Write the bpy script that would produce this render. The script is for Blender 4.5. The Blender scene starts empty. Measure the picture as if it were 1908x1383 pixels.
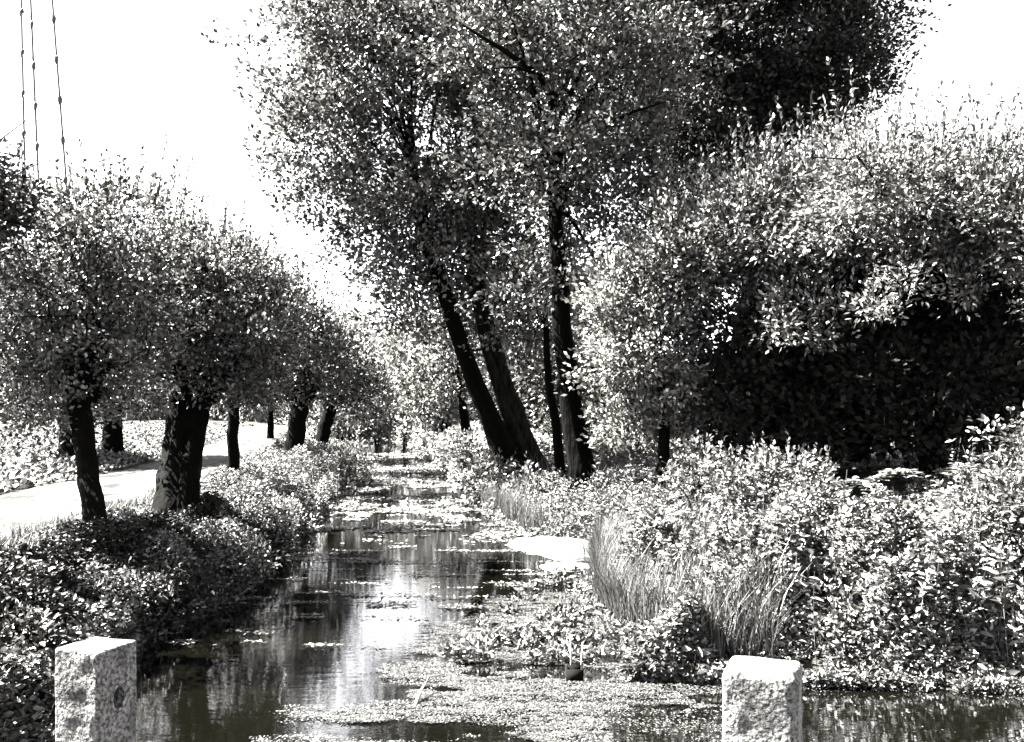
import bpy, math, random
import numpy as np
from math import radians as R

# ------------------------------------------------------------------ camera
S = bpy.context.scene
C = S.collection
F, HX, HY = 1750.0, 954.0, 760.0          # focal length in photo pixels, principal column, horizon row
EYE = 3.0
cam = bpy.data.cameras.new('camera'); co = bpy.data.objects.new('camera', cam); C.objects.link(co)
co.location = (0, 0, EYE); co.rotation_euler = (R(90), 0, 0)
cam.sensor_width = 36; cam.lens = 36 * F / 1908; cam.shift_y = (HY - 691.5) / 1908
cam.clip_end = 3000; cam.clip_start = 0.05
S.camera = co

# ------------------------------------------------------------------ light
SUN_AZ, SUN_EL = 76.0, 51.0               # degrees left of straight ahead, height
W = bpy.data.worlds.new('World'); S.world = W; W.use_nodes = True
nt = W.node_tree; nt.nodes.clear()
sky = nt.nodes.new('ShaderNodeTexSky'); sky.sky_type = 'NISHITA'; sky.sun_disc = False
sky.sun_elevation = R(SUN_EL); sky.sun_rotation = R(-SUN_AZ)
sky.dust_density = 0.0; sky.air_density = 0.5
bw = nt.nodes.new('ShaderNodeRGBToBW'); tint = nt.nodes.new('ShaderNodeMix'); tint.data_type = 'RGBA'; tint.blend_type = 'MULTIPLY'
tint.inputs[0].default_value = 1; tint.inputs[7].default_value = (0.97, 0.97, 1.0, 1)
bg = nt.nodes.new('ShaderNodeBackground'); bg.inputs[1].default_value = 0.05
wo = nt.nodes.new('ShaderNodeOutputWorld')
nt.links.new(sky.outputs[0], bw.inputs[0]); nt.links.new(bw.outputs[0], tint.inputs[6])
nt.links.new(tint.outputs[2], bg.inputs[0]); nt.links.new(bg.outputs[0], wo.inputs[0])
sl = bpy.data.lights.new('sun', 'SUN'); sl.energy = 5.0; sl.angle = R(0.5); sl.color = (1, 0.985, 0.95)
so = bpy.data.objects.new('sun', sl); C.objects.link(so)
sd = np.array([-math.sin(R(SUN_AZ)) * math.cos(R(SUN_EL)), math.cos(R(SUN_AZ)) * math.cos(R(SUN_EL)), math.sin(R(SUN_EL))])
import mathutils
so.rotation_euler = mathutils.Vector(sd).to_track_quat('Z', 'Y').to_euler()
so.location = (-20, 10, 30)
S.view_settings.view_transform = 'Standard'; S.view_settings.look = 'None'
S.view_settings.exposure = 4.9; S.view_settings.gamma = 1
cy = S.cycles
cy.max_bounces = 4; cy.diffuse_bounces = 0; cy.glossy_bounces = 2; cy.transmission_bounces = 2
cy.caustics_reflective = False; cy.caustics_refractive = False

rng = np.random.default_rng(7)

# ------------------------------------------------------------------ helpers
def at(px, py, Y):
    return np.array([(px - HX) / F * Y, Y, EYE + (HY - py) / F * Y])
def sm(t):
    t = np.clip(t, 0, 1); return t * t * (3 - 2 * t)
def vnoise(x, y, seed=0):
    xi = np.floor(x).astype(np.int64); yi = np.floor(y).astype(np.int64); fx = x - xi; fy = y - yi
    def h(a, b):
        n = (a * 374761393 + b * 668265263 + seed * 144665) & 0x7fffffff
        n = ((n ^ (n >> 13)) * 1274126177) & 0x7fffffff
        return ((n ^ (n >> 16)) & 0xffff) / 65535.0
    u = fx * fx * (3 - 2 * fx); v = fy * fy * (3 - 2 * fy)
    return (h(xi, yi) * (1 - u) + h(xi + 1, yi) * u) * (1 - v) + (h(xi, yi + 1) * (1 - u) + h(xi + 1, yi + 1) * u) * v
def fnoise(x, y, seed=0):
    return (vnoise(x, y, seed) + .5 * vnoise(2.1 * x, 2.1 * y, seed + 1) + .25 * vnoise(4.3 * x, 4.3 * y, seed + 2)) / 1.75

def raw_mesh(name, V, faces_flat, counts):
    me = bpy.data.meshes.new(name)
    me.vertices.add(len(V)); me.vertices.foreach_set('co', np.asarray(V, np.float32).ravel())
    me.loops.add(len(faces_flat)); me.loops.foreach_set('vertex_index', np.asarray(faces_flat, np.int32))
    me.polygons.add(len(counts))
    st = np.concatenate([[0], np.cumsum(counts)[:-1]]).astype(np.int32)
    me.polygons.foreach_set('loop_start', st); me.polygons.foreach_set('loop_total', np.asarray(counts, np.int32))
    me.update(calc_edges=True)
    return me
def link(name, me, mat, parent=None, smooth=False):
    me.materials.append(mat)
    if smooth: me.polygons.foreach_set('use_smooth', [True] * len(me.polygons))
    o = bpy.data.objects.new(name, me); C.objects.link(o)
    if parent is not None: o.parent = parent
    return o
def tag(o, label=None, cat=None, group=None, kind=None):
    if label: o['label'] = label
    if cat: o['category'] = cat
    if group: o['group'] = group
    if kind: o['kind'] = kind
    return o
def empty(name, loc, label, cat, group=None):
    o = bpy.data.objects.new(name, None); C.objects.link(o); o.location = [float(v) for v in loc]; o.empty_display_size = .3
    return tag(o, label, cat, group)
class MB:
    def __init__(s): s.v = []; s.f = []; s.c = []; s.n = 0
    def add(s, V, faces):
        V = np.asarray(V, float); s.v.append(V)
        for f in faces: s.f.extend(int(i) + s.n for i in f); s.c.append(len(f))
        s.n += len(V)
    def tube(s, pts, rad, sides=8, rough=0.0, seed=0, cap=True):
        pts = np.asarray(pts, float); n = len(pts)
        T = np.gradient(pts, axis=0); T /= np.linalg.norm(T, axis=1)[:, None] + 1e-9
        a = np.cross(T, [0.13, 0.99, 0.05]); 
        bad = np.linalg.norm(a, axis=1) < .2
        if bad.any(): a[bad] = np.cross(T[bad], [1, 0, 0.1])
        a /= np.linalg.norm(a, axis=1)[:, None]; b = np.cross(T, a)
        ang = np.linspace(0, 2 * np.pi, sides, endpoint=False)
        r = np.asarray(rad, float)[:, None] * np.ones(sides)
        if rough:
            g = np.random.default_rng(seed)
            ridge = 1 + rough * g.uniform(-1, 1, sides)[None, :]
            r = r * ridge * (1 + rough * .6 * g.uniform(-1, 1, (n, sides)))
        V = pts[:, None] + r[:, :, None] * (np.cos(ang)[None, :, None] * a[:, None] + np.sin(ang)[None, :, None] * b[:, None])
        V = V.reshape(-1, 3); fs = []
        for i in range(n - 1):
            for j in range(sides):
                k = (j + 1) % sides
                fs.append((i * sides + j, i * sides + k, (i + 1) * sides + k, (i + 1) * sides + j))
        if cap: fs.append(list(range(sides))[::-1]); fs.append(list(range((n - 1) * sides, n * sides)))
        s.add(V, fs)
    def box(s, c, d, rz=0):
        x, y, z = np.array(d) / 2
        V = np.array([[sx * x, sy * y, sz * z] for sx in (-1, 1) for sy in (-1, 1) for sz in (-1, 1)])
        cr, sr = math.cos(rz), math.sin(rz)
        V = np.stack([V[:, 0] * cr - V[:, 1] * sr, V[:, 0] * sr + V[:, 1] * cr, V[:, 2]], 1) + np.array(c)
        s.add(V, [(0, 1, 3, 2), (4, 6, 7, 5), (0, 4, 5, 1), (2, 3, 7, 6), (0, 2, 6, 4), (1, 5, 7, 3)])
    def build(s, name, mat, parent=None, smooth=False, origin=None):
        V = np.concatenate(s.v)
        q_ = parent
        while q_ is not None: V = V - np.array(q_.location); q_ = q_.parent
        if parent is not None: pass
        elif origin is not None: V = V - np.array(origin)
        o = link(name, raw_mesh(name, V, s.f, s.c), mat, parent, smooth)
        if parent is None and origin is not None: o.location = [float(q) for q in origin]
        return o

# ------------------------------------------------------------------ materials
def mat(name, base, rough=.7, spec=.3, noise=None, bump=0, bscale=10, island=None, transl=0, stretch=None):
    m = bpy.data.materials.new(name); m.use_nodes = True; t = m.node_tree; N = t.nodes; Lk = t.links
    p = N['Principled BSDF']; p.inputs['Roughness'].default_value = rough; p.inputs['Specular IOR Level'].default_value = spec
    p.inputs['Base Color'].default_value = (*base, 1)
    col = None
    tc = N.new('ShaderNodeTexCoord')
    src = tc.outputs['Object']
    if stretch:
        mp = N.new('ShaderNodeMapping'); mp.inputs['Scale'].default_value = stretch; Lk.new(src, mp.inputs[0]); src = mp.outputs[0]
    if island:                                   # per-leaf colour
        g = N.new('ShaderNodeNewGeometry'); cr = N.new('ShaderNodeValToRGB')
        e = cr.color_ramp.elements; e[0].color = (*island[0], 1); e[1].color = (*island[1], 1); e[0].position = .30; e[1].position = .80
        Lk.new(g.outputs['Random Per Island'], cr.inputs[0]); col = cr.outputs[0]
    if noise:                                    # (scale, colour a, colour b, lo, hi)
        n = N.new('ShaderNodeTexNoise'); n.inputs['Scale'].default_value = noise[0]; n.inputs['Detail'].default_value = 8
        n.inputs['Roughness'].default_value = .65
        Lk.new(src, n.inputs['Vector']); cr = N.new('ShaderNodeValToRGB'); e = cr.color_ramp.elements
        e[0].color = (*noise[1], 1); e[1].color = (*noise[2], 1); e[0].position = noise[3]; e[1].position = noise[4]
        Lk.new(n.outputs[0], cr.inputs[0]); col = cr.outputs[0]
    if col is not None: Lk.new(col, p.inputs['Base Color'])
    if bump:
        n = N.new('ShaderNodeTexNoise'); n.inputs['Scale'].default_value = bscale; n.inputs['Detail'].default_value = 6
        Lk.new(src, n.inputs['Vector']); b = N.new('ShaderNodeBump'); b.inputs['Strength'].default_value = bump
        b.inputs['Distance'].default_value = .05; Lk.new(n.outputs[0], b.inputs['Height']); Lk.new(b.outputs[0], p.inputs['Normal'])
    if transl:
        tr = N.new('ShaderNodeBsdfTranslucent'); mx = N.new('ShaderNodeMixShader'); mx.inputs[0].default_value = transl
        if col is not None: Lk.new(col, tr.inputs[0])
        else: tr.inputs[0].default_value = (*base, 1)
        Lk.new(p.outputs[0], mx.inputs[1]); Lk.new(tr.outputs[0], mx.inputs[2]); Lk.new(mx.outputs[0], N['Material Output'].inputs[0])
    return m
def g3(v, k=.86):
    v *= .5
    return (v, v * .98, v * k)
M = {}
M['ash_leaf'] = mat('poplar leaf', g3(.05), .45, .3, island=(g3(.010, .75), g3(.15, .9)), transl=.2)
M['willow_leaf'] = mat('willow leaf', g3(.12), .5, .35, island=(g3(.025, .75), g3(.34, .95)), transl=.25)
M['pollard_leaf'] = mat('pollard leaf', g3(.10), .5, .35, island=(g3(.010, .75), g3(.22, .92)), transl=.2)
M['herb_leaf'] = mat('herb leaf', g3(.13), .5, .35, island=(g3(.012, .75), g3(.34, .95)), transl=.2)
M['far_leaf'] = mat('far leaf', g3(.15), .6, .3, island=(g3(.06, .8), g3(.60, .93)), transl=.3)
M['pale_weed'] = mat('pale floating weed', g3(.2), .5, .4, island=(g3(.05, .8), g3(.30, .95)))
M['dark_leaf'] = mat('dark shade leaf', g3(.03), .55, .2, island=(g3(.005, .8), g3(.04, .88)), transl=.15)  # darkened leaf copy: crown and waterside shade are put into its colour
M['sunlit_leaf'] = mat('sunlit willow leaf', g3(.2), .5, .35, island=(g3(.04, .8), g3(.5, .93)), transl=.3)  # paler copy of the willow leaf, sunlight put into its colour
M['grass'] = mat('grass blade', g3(.16), .6, .3, island=(g3(.03, .88), g3(.18, .96)), transl=.3)
M['weed'] = mat('floating weed', g3(.1), .5, .4, island=(g3(.008, .75), g3(.11, .95)))
M['bark'] = mat('bark', g3(.04), .95, .03, noise=(9, g3(.0015, .7), g3(.006, .8), .3, .75), bump=.9, bscale=14, stretch=(1, 1, .25))
M['pale_bark'] = mat('pale bark', g3(.12), .95, .05, noise=(8, g3(.003, .75), g3(.03, .85), .4, .7), bump=.8, bscale=16, stretch=(1, 1, .3))
M['soil'] = mat('grassy soil', g3(.1), .95, .1, noise=(3.0, g3(.01, .7), g3(.07, .85), .35, .7), bump=.6, bscale=12)
M['path'] = mat('dusty path', g3(.2), .95, .1, noise=(1.5, g3(.012, .85), g3(.14, .95), .42, .54), bump=.5, bscale=9, stretch=(1, .35, 1))  # dark streaks paint dappled tree shade into the path colour
M['concrete'] = mat('weathered concrete', g3(.4), .9, .2, noise=(75, g3(.02, .8), g3(.26, .96), .40, .62), bump=.5, bscale=60)
_t = M['concrete'].node_tree; _p = _t.nodes['Principled BSDF']; _l = _p.inputs['Base Color'].links[0].from_socket
_n = _t.nodes.new('ShaderNodeTexNoise'); _n.inputs['Scale'].default_value = 9; _n.inputs['Detail'].default_value = 5; _c = _t.nodes.new('ShaderNodeTexCoord'); _m = _t.nodes.new('ShaderNodeMapping'); _m.inputs['Scale'].default_value = (1, 1, .45)
_r = _t.nodes.new('ShaderNodeMapRange'); _r.inputs[1].default_value = .35; _r.inputs[2].default_value = .65; _r.inputs[3].default_value = .5; _r.inputs[4].default_value = 2.0
_x = _t.nodes.new('ShaderNodeMix'); _x.data_type = 'RGBA'; _x.blend_type = 'MULTIPLY'; _x.inputs[0].default_value = 1
_t.links.new(_c.outputs['Object'], _m.inputs[0]); _t.links.new(_m.outputs[0], _n.inputs['Vector']); _t.links.new(_n.outputs[0], _r.inputs[0]); _t.links.new(_l, _x.inputs[6]); _t.links.new(_r.outputs[0], _x.inputs[7]); _t.links.new(_x.outputs[2], _p.inputs['Base Color'])
M['shade_leaf'] = mat('shaded thicket leaf', g3(.02), .6, .1, island=(g3(.004, .8), g3(.02, .85)))  # near-black colour carries the shade of the willow hollow
M['mud'] = mat('dry pale mud', g3(.5), .95, .1, noise=(9, g3(.05, .95), g3(.3, .97), .32, .5), bump=.3, bscale=14)
M['steel'] = mat('dark steel', g3(.05), .6, .3, noise=(40, g3(.03), g3(.08), .4, .6))
M['wood'] = mat('pale dead wood', g3(.4), .8, .2, noise=(30, g3(.25), g3(.5), .3, .7))
M['tin'] = mat('dark wet wood', g3(.005), .9, .05, noise=(30, g3(.003), g3(.01), .3, .7))
def water_mat():
    m = bpy.data.materials.new('stream water'); m.use_nodes = True; t = m.node_tree; N = t.nodes; Lk = t.links
    p = N['Principled BSDF']; N.remove(p)
    d = N.new('ShaderNodeBsdfDiffuse'); d.inputs[0].default_value = (*g3(.002, .6), 1)
    g = N.new('ShaderNodeBsdfGlossy'); g.inputs['Roughness'].default_value = .015; g.inputs[0].default_value = (.95, .95, .97, 1)
    lw = N.new('ShaderNodeFresnel'); lw.inputs[0].default_value = 3.8
    mx = N.new('ShaderNodeMixShader'); tc = N.new('ShaderNodeTexCoord'); mp = N.new('ShaderNodeMapping'); mp.inputs['Scale'].default_value = (.8, 2.2, 1)
    n = N.new('ShaderNodeTexNoise'); n.inputs['Scale'].default_value = 3.5; n.inputs['Detail'].default_value = 4
    b = N.new('ShaderNodeBump'); b.inputs['Strength'].default_value = .045; b.inputs['Distance'].default_value = .04
    Lk.new(tc.outputs['Object'], mp.inputs[0]); Lk.new(mp.outputs[0], n.inputs['Vector']); Lk.new(n.outputs[0], b.inputs['Height'])
    for q in (g, lw): Lk.new(b.outputs[0], q.inputs['Normal'])
    Lk.new(lw.outputs[0], mx.inputs[0]); Lk.new(d.outputs[0], mx.inputs[1]); Lk.new(g.outputs[0], mx.inputs[2])
    Lk.new(mx.outputs[0], N['Material Output'].inputs[0])
    return m
M['water'] = water_mat()

# ------------------------------------------------------------------ terrain
LY = [-40, 6, 8.4, 12, 15.4, 20, 26, 35, 44, 60, 80, 110, 200]; LX = [-4, -4, -4.2, -4.9, -4.6, -4.8, -5.4, -6.6, -7.9, -10.5, -15, -24, -60]
RY = [9, 11.2, 14.2, 18, 20.5, 22.6, 28, 37.5, 50, 65, 80, 110, 200]; RX = [1.2, 1.7, 1.25, 1.65, 1.9, 0.3, -.9, -2.2, -4, -6.7, -10.5, -18, -55]
def Lf(y): return np.interp(y, LY, LX)
def Rf(y): return np.interp(y, RY, RX)
def Yf(x): return np.interp(x, [-100, 1, 2, 5.6, 14, 20, 30], [10.2, 10.4, 10.3, 10.0, 9.5, 5, -60])
PY = [8, 14, 19, 26, 33, 45, 67, 100]; PR = [-7.3, -8.0, -8.2, -8.9, -9.9, -12.2, -16.6, -26]; PL = [-11.6, -11.8, -11.9, -12.3, -13.2, -15.4, -19.6, -29]
def height(x, y):
    x = np.asarray(x, float); y = np.asarray(y, float)
    w = .35 * (fnoise(x * .9, y * .9, 5) - .5)
    dl = Lf(y) - x + w * 1.5
    dr = np.minimum(x - Rf(y), (y - Yf(x))) + w * 1.5
    hl = .95 * sm((dl + .1) / 2.0) + .12 * sm((dl - 8) / 6)
    hr = .75 * sm((dr + .1) / 2.2) + .6 * sm((dr - 2) / 9)
    land = np.maximum(np.where(dl > -.1, hl, 0), np.where(dr > -.1, hr, 0))
    bed = -.6 * sm(-np.maximum(dl, dr) / .8)
    onp = sm((x - np.interp(y, PY, PL)) / .8) * sm((np.interp(y, PY, PR) - x) / .8)
    z = land + np.where(land <= 0, bed, 0) + .16 * (fnoise(x * 1.3, y * 1.3, 9) - .5) * np.clip(land, 0, 1) * (1 - .85 * onp)
    return z
def grid_sheet(xs, ys, zf):
    X, Y = np.meshgrid(xs, ys); Z = zf(X, Y); V = np.stack([X, Y, Z], -1).reshape(-1, 3)
    nx, ny = len(xs), len(ys); i = np.arange(ny - 1)[:, None] * nx + np.arange(nx - 1)[None]
    Fc = np.stack([i, i + 1, i + 1 + nx, i + nx], -1).reshape(-1)
    return V, Fc, np.full((nx - 1) * (ny - 1), 4)
far = np.geomspace(26, 1200, 34)
xs = np.concatenate([-far[::-1], np.arange(-25.8, 25.9, .25), far]); ys = np.concatenate([-np.geomspace(8, 400, 16)[::-1], np.arange(-7.6, 50, .25), np.geomspace(50.5, 1500, 70)])
V, Fc, ct = grid_sheet(xs, ys, height)
tag(link('ground', raw_mesh('ground', V, Fc, ct), M['soil'], smooth=True), kind='structure')
V, Fc, ct = grid_sheet(np.linspace(-70, 40, 12), np.linspace(-40, 210, 20), lambda x, y: 0 * x)
tag(link('water', raw_mesh('water', V, Fc, ct), M['water'], smooth=True), kind='structure')
# path sheet: follows the ground, ragged edges
py_ = np.concatenate([np.arange(4, 60, .3), np.arange(60, 110, 1.0)]); t_ = np.linspace(0, 1, 17)
PLn = np.interp(py_, PY, PL) + .5 * (fnoise(py_ * .8, py_ * 0, 21) - .5); PRn = np.interp(py_, PY, PR) + .7 * (fnoise(py_ * .9, py_ * 0 + 9, 22) - .5)
X = PLn[:, None] + (PRn - PLn)[:, None] * t_[None]; Yg = np.repeat(py_[:, None], 17, 1)
Z = height(X, Yg) + .03 * np.sin(np.pi * t_)[None] ** .5 + .006; Z[:, 0] -= .04; Z[:, -1] -= .04
V = np.stack([X, Yg, Z], -1).reshape(-1, 3); i = np.arange(len(py_) - 1)[:, None] * 17 + np.arange(16)[None]
Fc = np.stack([i, i + 1, i + 18, i + 17], -1).reshape(-1)
tag(link('path', raw_mesh('path', V, Fc, np.full(16 * (len(py_) - 1), 4)), M['path'], smooth=True), kind='structure')

# ------------------------------------------------------------------ foliage
def leaves(P, D, size, aspect=.5, droop=0, flat=0.0, hexa=False, origin=(0, 0, 0), r=rng, jit=.35, nrm=None):
    """one small folded leaf per point: P base points, D pointing directions"""
    n = len(P); size = size * r.uniform(1 - jit, 1 + jit, n)
    D = D / (np.linalg.norm(D, axis=1)[:, None] + 1e-9)
    rn = r.normal(size=(n, 3)); rn[:, 2] += flat * 3
    if nrm is not None: rn = rn * .62 + nrm
    Sd = np.cross(D, rn); Sd /= np.linalg.norm(Sd, axis=1)[:, None] + 1e-9
    Nn = np.cross(Sd, D)
    w = (size * aspect * .5)[:, None]; l = size[:, None]
    P = P - np.array(origin)
    if hexa:
        V = np.stack([P, P + D * l * .28 + Sd * w * .9 + Nn * w * .2, P + D * l * .62 + Sd * w * .75 + Nn * w * .2, P + D * l - Nn * l * .12,
                      P + D * l * .62 - Sd * w * .75 + Nn * w * .2, P + D * l * .28 - Sd * w * .9 + Nn * w * .2], 1).reshape(-1, 3)
        # two quads sharing the midrib
        b = np.arange(n)[:, None] * 6
        Fc = np.concatenate([b + np.array([[0, 1, 2, 3]]), b + np.array([[0, 3, 4, 5]])], 1).reshape(-1)
        return V, Fc, np.full(2 * n, 4)
    V = np.stack([P, P + D * l * .45 + Sd * w, P + D * l, P + D * l * .45 - Sd * w], 1).reshape(-1, 3)
    return V, (np.arange(n)[:, None] * 4 + np.arange(4)[None]).reshape(-1), np.full(n, 4)

def clump_points(blobs, clumps_per_m3, r, shell=.5):
    """blobs: (centre, radii, weight). Returns clump centres and outward directions."""
    Cn, On = [], []
    for c, rad, w in blobs:
        vol = 4.19 * rad[0] * rad[1] * rad[2]; n = max(6, int(vol * clumps_per_m3 * w))
        d = r.normal(size=(n, 3)); d /= np.linalg.norm(d, axis=1)[:, None]
        q = (shell + (1 - shell) * r.uniform(0, 1, n)) ** .8
        lump = 1 + .30 * np.sin(3.1 * d[:, 0] + 5 * d[:, 2] + c[0]) * np.cos(4.3 * d[:, 1] + 2.3 * d[:, 2] + c[2])
        Cn.append(np.array(c) + d * q[:, None] * lump[:, None] * np.array(rad)); On.append(d)
    return np.concatenate(Cn), np.concatenate(On)
def pxblob(px, py, Y, rx, ry, depth, w=1.0):
    return (at(px, py, Y), (rx / F * Y, depth, ry / F * Y), w)

def crown_mesh(blobs, cpm, per, crad, lsize, aspect, r, origin, up=.2, hexa=False, shell=.5, flat=0.0, shoots=0, shoot_len=1.4, shoot_top=0, sdir=1, nup=.45):
    K, O = clump_points(blobs, cpm * 1.35, r, shell)
    CN = O * .75 + r.normal(size=O.shape) * .45; CN[:, 2] += nup; CN /= np.linalg.norm(CN, axis=1)[:, None]
    n = len(K); cnt = r.poisson(per * 1.7, n).clip(3)
    idx = np.repeat(np.arange(n), cnt); m = len(idx)
    off = np.clip(r.normal(size=(m, 3)), -1.9, 1.9) * crad * r.uniform(.5, 1.3, n)[idx][:, None] * .55; off[:, 2] *= .75
    P = K[idx] + off
    D = off / crad + O[idx] * .6 + r.normal(size=(m, 3)) * .6; D[:, 2] += up
    keep = P[:, 2] > height(P[:, 0], P[:, 1]) + .02
    parts = [leaves(P[keep], D[keep], lsize, aspect, flat=flat, hexa=hexa, origin=origin, r=r, nrm=CN[idx][keep])]
    tw = MB()
    if shoots:
        cand = np.where(O[:, 2] > shoot_top)[0]; pick = r.choice(cand, min(shoots, len(cand)), replace=False)
        for k in pick:
            d = O[k] * np.array([.35, .35, .3]) * sdir + np.array([0, 0, 1]) * (1.3 if sdir == 1 else .5) + r.normal(size=3) * .16; d /= np.linalg.norm(d)
            Ln = shoot_len * r.uniform(.5, 1.25); ts = np.linspace(0, 1, 5)
            bend = r.normal(size=3) * .08 * Ln
            pts = K[k] + d * Ln * ts[:, None] + bend * (ts ** 2)[:, None]
            tw.tube(pts, np.linspace(.011, .004, 5), 3, cap=False)
            q = int(Ln / (lsize * .42)); tt = np.linspace(.05, 1, q) + r.normal(size=q) * .01
            base = K[k] + d * Ln * tt[:, None] + bend * (tt ** 2)[:, None]
            DD = d * .9 + r.normal(size=(q, 3)) * .6
            if sdir > 1: base = np.repeat(base, 3, 0) + r.normal(size=(3 * q, 3)) * lsize * .9; DD = np.repeat(DD, 3, 0) + r.normal(size=(3 * q, 3)) * .6
            parts.append(leaves(base, DD, lsize * .9, aspect, hexa=hexa, origin=origin, r=r))
    V = []; Fc = []; ct = []; nn = 0
    for a, b, c in parts:
        V.append(a); Fc.append(b + nn); ct.append(c); nn += len(a)
    return raw_mesh('crown', np.concatenate(V), np.concatenate(Fc), np.concatenate(ct)), tw, K

NL = [0]
def tree(name, label, trunk, trad, blobs, leafmat, cat='tree', group=None, bark='bark', cpm=3.0, per=22, crad=.45, lsize=.14, aspect=.62,
         limbs=14, shoots=0, shoot_len=1.4, shoot_top=.1, hexa=False, shell=.45, rough=.06, sides=12, up=.2, extra=(), seed=None, sub=14, limb_from=.55, flat=0, head=0, lr=.35, sdir=1):
    r = np.random.default_rng(seed if seed is not None else 100 + NL[0]); NL[0] += 1
    trunk = np.asarray(trunk, float); base = trunk[0]
    gz = float(height(base[0], base[1]))
    o = empty(name, (base[0], base[1], gz), label, cat, group)
    # trunk, resampled
    s = np.linspace(0, 1, len(trunk)); q = np.linspace(0, 1, sub)
    T = np.stack([np.interp(q, s, trunk[:, k]) for k in range(3)], 1)
    T = np.concatenate([T[:1], (T[:-2] + 2 * T[1:-1] + T[2:]) / 4, T[-1:]]); rr = np.interp(q, s, trad)
    T[1:-1, :2] += r.normal(size=(sub - 2, 2)) * rr[1:-1, None] * .09
    mb = MB(); TT = T.copy(); TT[0, 2] = gz - .25
    flare = rr.copy(); flare[0] *= 1.25
    mb.tube(TT, flare, sides, rough, NL[0])
    if head:                                   # swollen pollard head: short knuckles around the top
        for k in range(9):
            a = k * 2.4 + r.uniform(0, 1); d = np.array([math.cos(a), math.sin(a), .9 + r.uniform(-.3, .5)]); d /= np.linalg.norm(d)
            p0 = T[-1] + np.array([0, 0, -.25 - .3 * r.random()]); mb.tube([p0, p0 + d * head * .7, p0 + d * head * 1.4], [rr[-1] * .55, rr[-1] * .5, rr[-1] * .22], 7, .15, k)
    mb.build('trunk', M[bark], o, smooth=True)
    cm, tw, K = crown_mesh(blobs, cpm, per, crad, lsize, aspect, r, np.array(o.location), up, hexa, shell, flat, shoots, shoot_len, shoot_top, sdir)
    link('crown', cm, M[leafmat], o)
    # limbs from the trunk out to clumps
    lb = MB()
    tg = K[r.choice(len(K), min(limbs, len(K)), replace=False)] if limbs else []
    for k, e in enumerate(tg):
        if e[2] < T[int(sub * .3), 2] : continue
        f = r.uniform(limb_from, 1.0); 
        f = min(f, 1.0); p0 = np.array([np.interp(f, q, T[:, j]) for j in range(3)]); r0 = np.interp(f, q, rr) * lr * r.uniform(.7, 1.2)
        d = e - p0; Ln = np.linalg.norm(d)
        p1 = p0 + d * .35 + np.array([0, 0, .18 * Ln]) + r.normal(size=3) * .05 * Ln; p2 = p0 + d * .7 + np.array([0, 0, .12 * Ln]) + r.normal(size=3) * .05 * Ln
        t = np.linspace(0, 1, 8)[:, None]
        cv = (1 - t) ** 3 * p0 + 3 * (1 - t) ** 2 * t * p1 + 3 * (1 - t) * t * t * p2 + t ** 3 * e
        lb.tube(cv, np.linspace(max(r0, .03), .012, 8), 6, .05, k)
        for j in range(3):                     # side twigs
            i = r.integers(3, 7); c0 = cv[i]; lb.tube([c0, c0 + r.normal(size=3) * .3 + [0, 0, .25], c0 + r.normal(size=3) * .55 + [0, 0, .5]], [.02, .013, .006], 4, 0, 0)
    for pts, ra in extra: lb.tube(pts, ra, 7, .06, 3)
    if tw.n: lb.v += tw.v; lb.f += [i + lb.n for i in tw.f]; lb.c += tw.c; lb.n += tw.n
    if lb.n: lb.build('branches', M[bark], o, smooth=True)
    return o

# --- tall trees leaning over the right bank (centre of the picture)
GT = 'tall leaning trees on the right bank'
A = 31.0; B = 32.0; Cc = 25.0
tree('leaning_tree', 'leftmost tall tree of the leaning group, bare dark trunk tilting far left over the water', 
     [at(962, 888, A), at(915, 790, A), at(868, 670, A), at(835, 570, A), at(805, 480, A), at(782, 400, A), at(770, 300, A), at(760, 180, A)], [.46, .33, .26, .23, .21, .18, .13, .06],
     [pxblob(620, 260, A, 130, 105, 2.6), pxblob(700, 120, A, 150, 130, 3, 1), pxblob(600, 50, A, 90, 70, 2), pxblob(770, 400, A, 130, 100, 2.2), pxblob(760, 500, A, 80, 70, 1.8, 1), pxblob(800, -60, A, 200, 90, 3), pxblob(640, 380, A, 90, 60, 1.8, .9), pxblob(700, 450, A, 70, 50, 1.6, .8), pxblob(770, 580, A, 70, 60, 1.6, .7), pxblob(540, 260, A, 70, 35, 1.2, .5), pxblob(560, 150, A, 60, 45, 1.2, .6), pxblob(520, 275, A, 60, 28, 1.0, .6), pxblob(590, 350, A, 70, 45, 1.3, .8), pxblob(690, 520, A, 55, 45, 1.3, .8), pxblob(740, 590, A, 50, 45, 1.2, .7)],
     'pollard_leaf', group=GT, cpm=1.4, per=24, crad=.75, lsize=.18, limbs=26, shoots=260, shoot_len=1.7, sdir=4, shoot_top=-.8, sides=20, rough=.12, extra=[([at(845, 640, A), at(870, 655, A - .3), at(905, 650, A - .3)], [.05, .04, .02])], seed=11)
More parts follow.
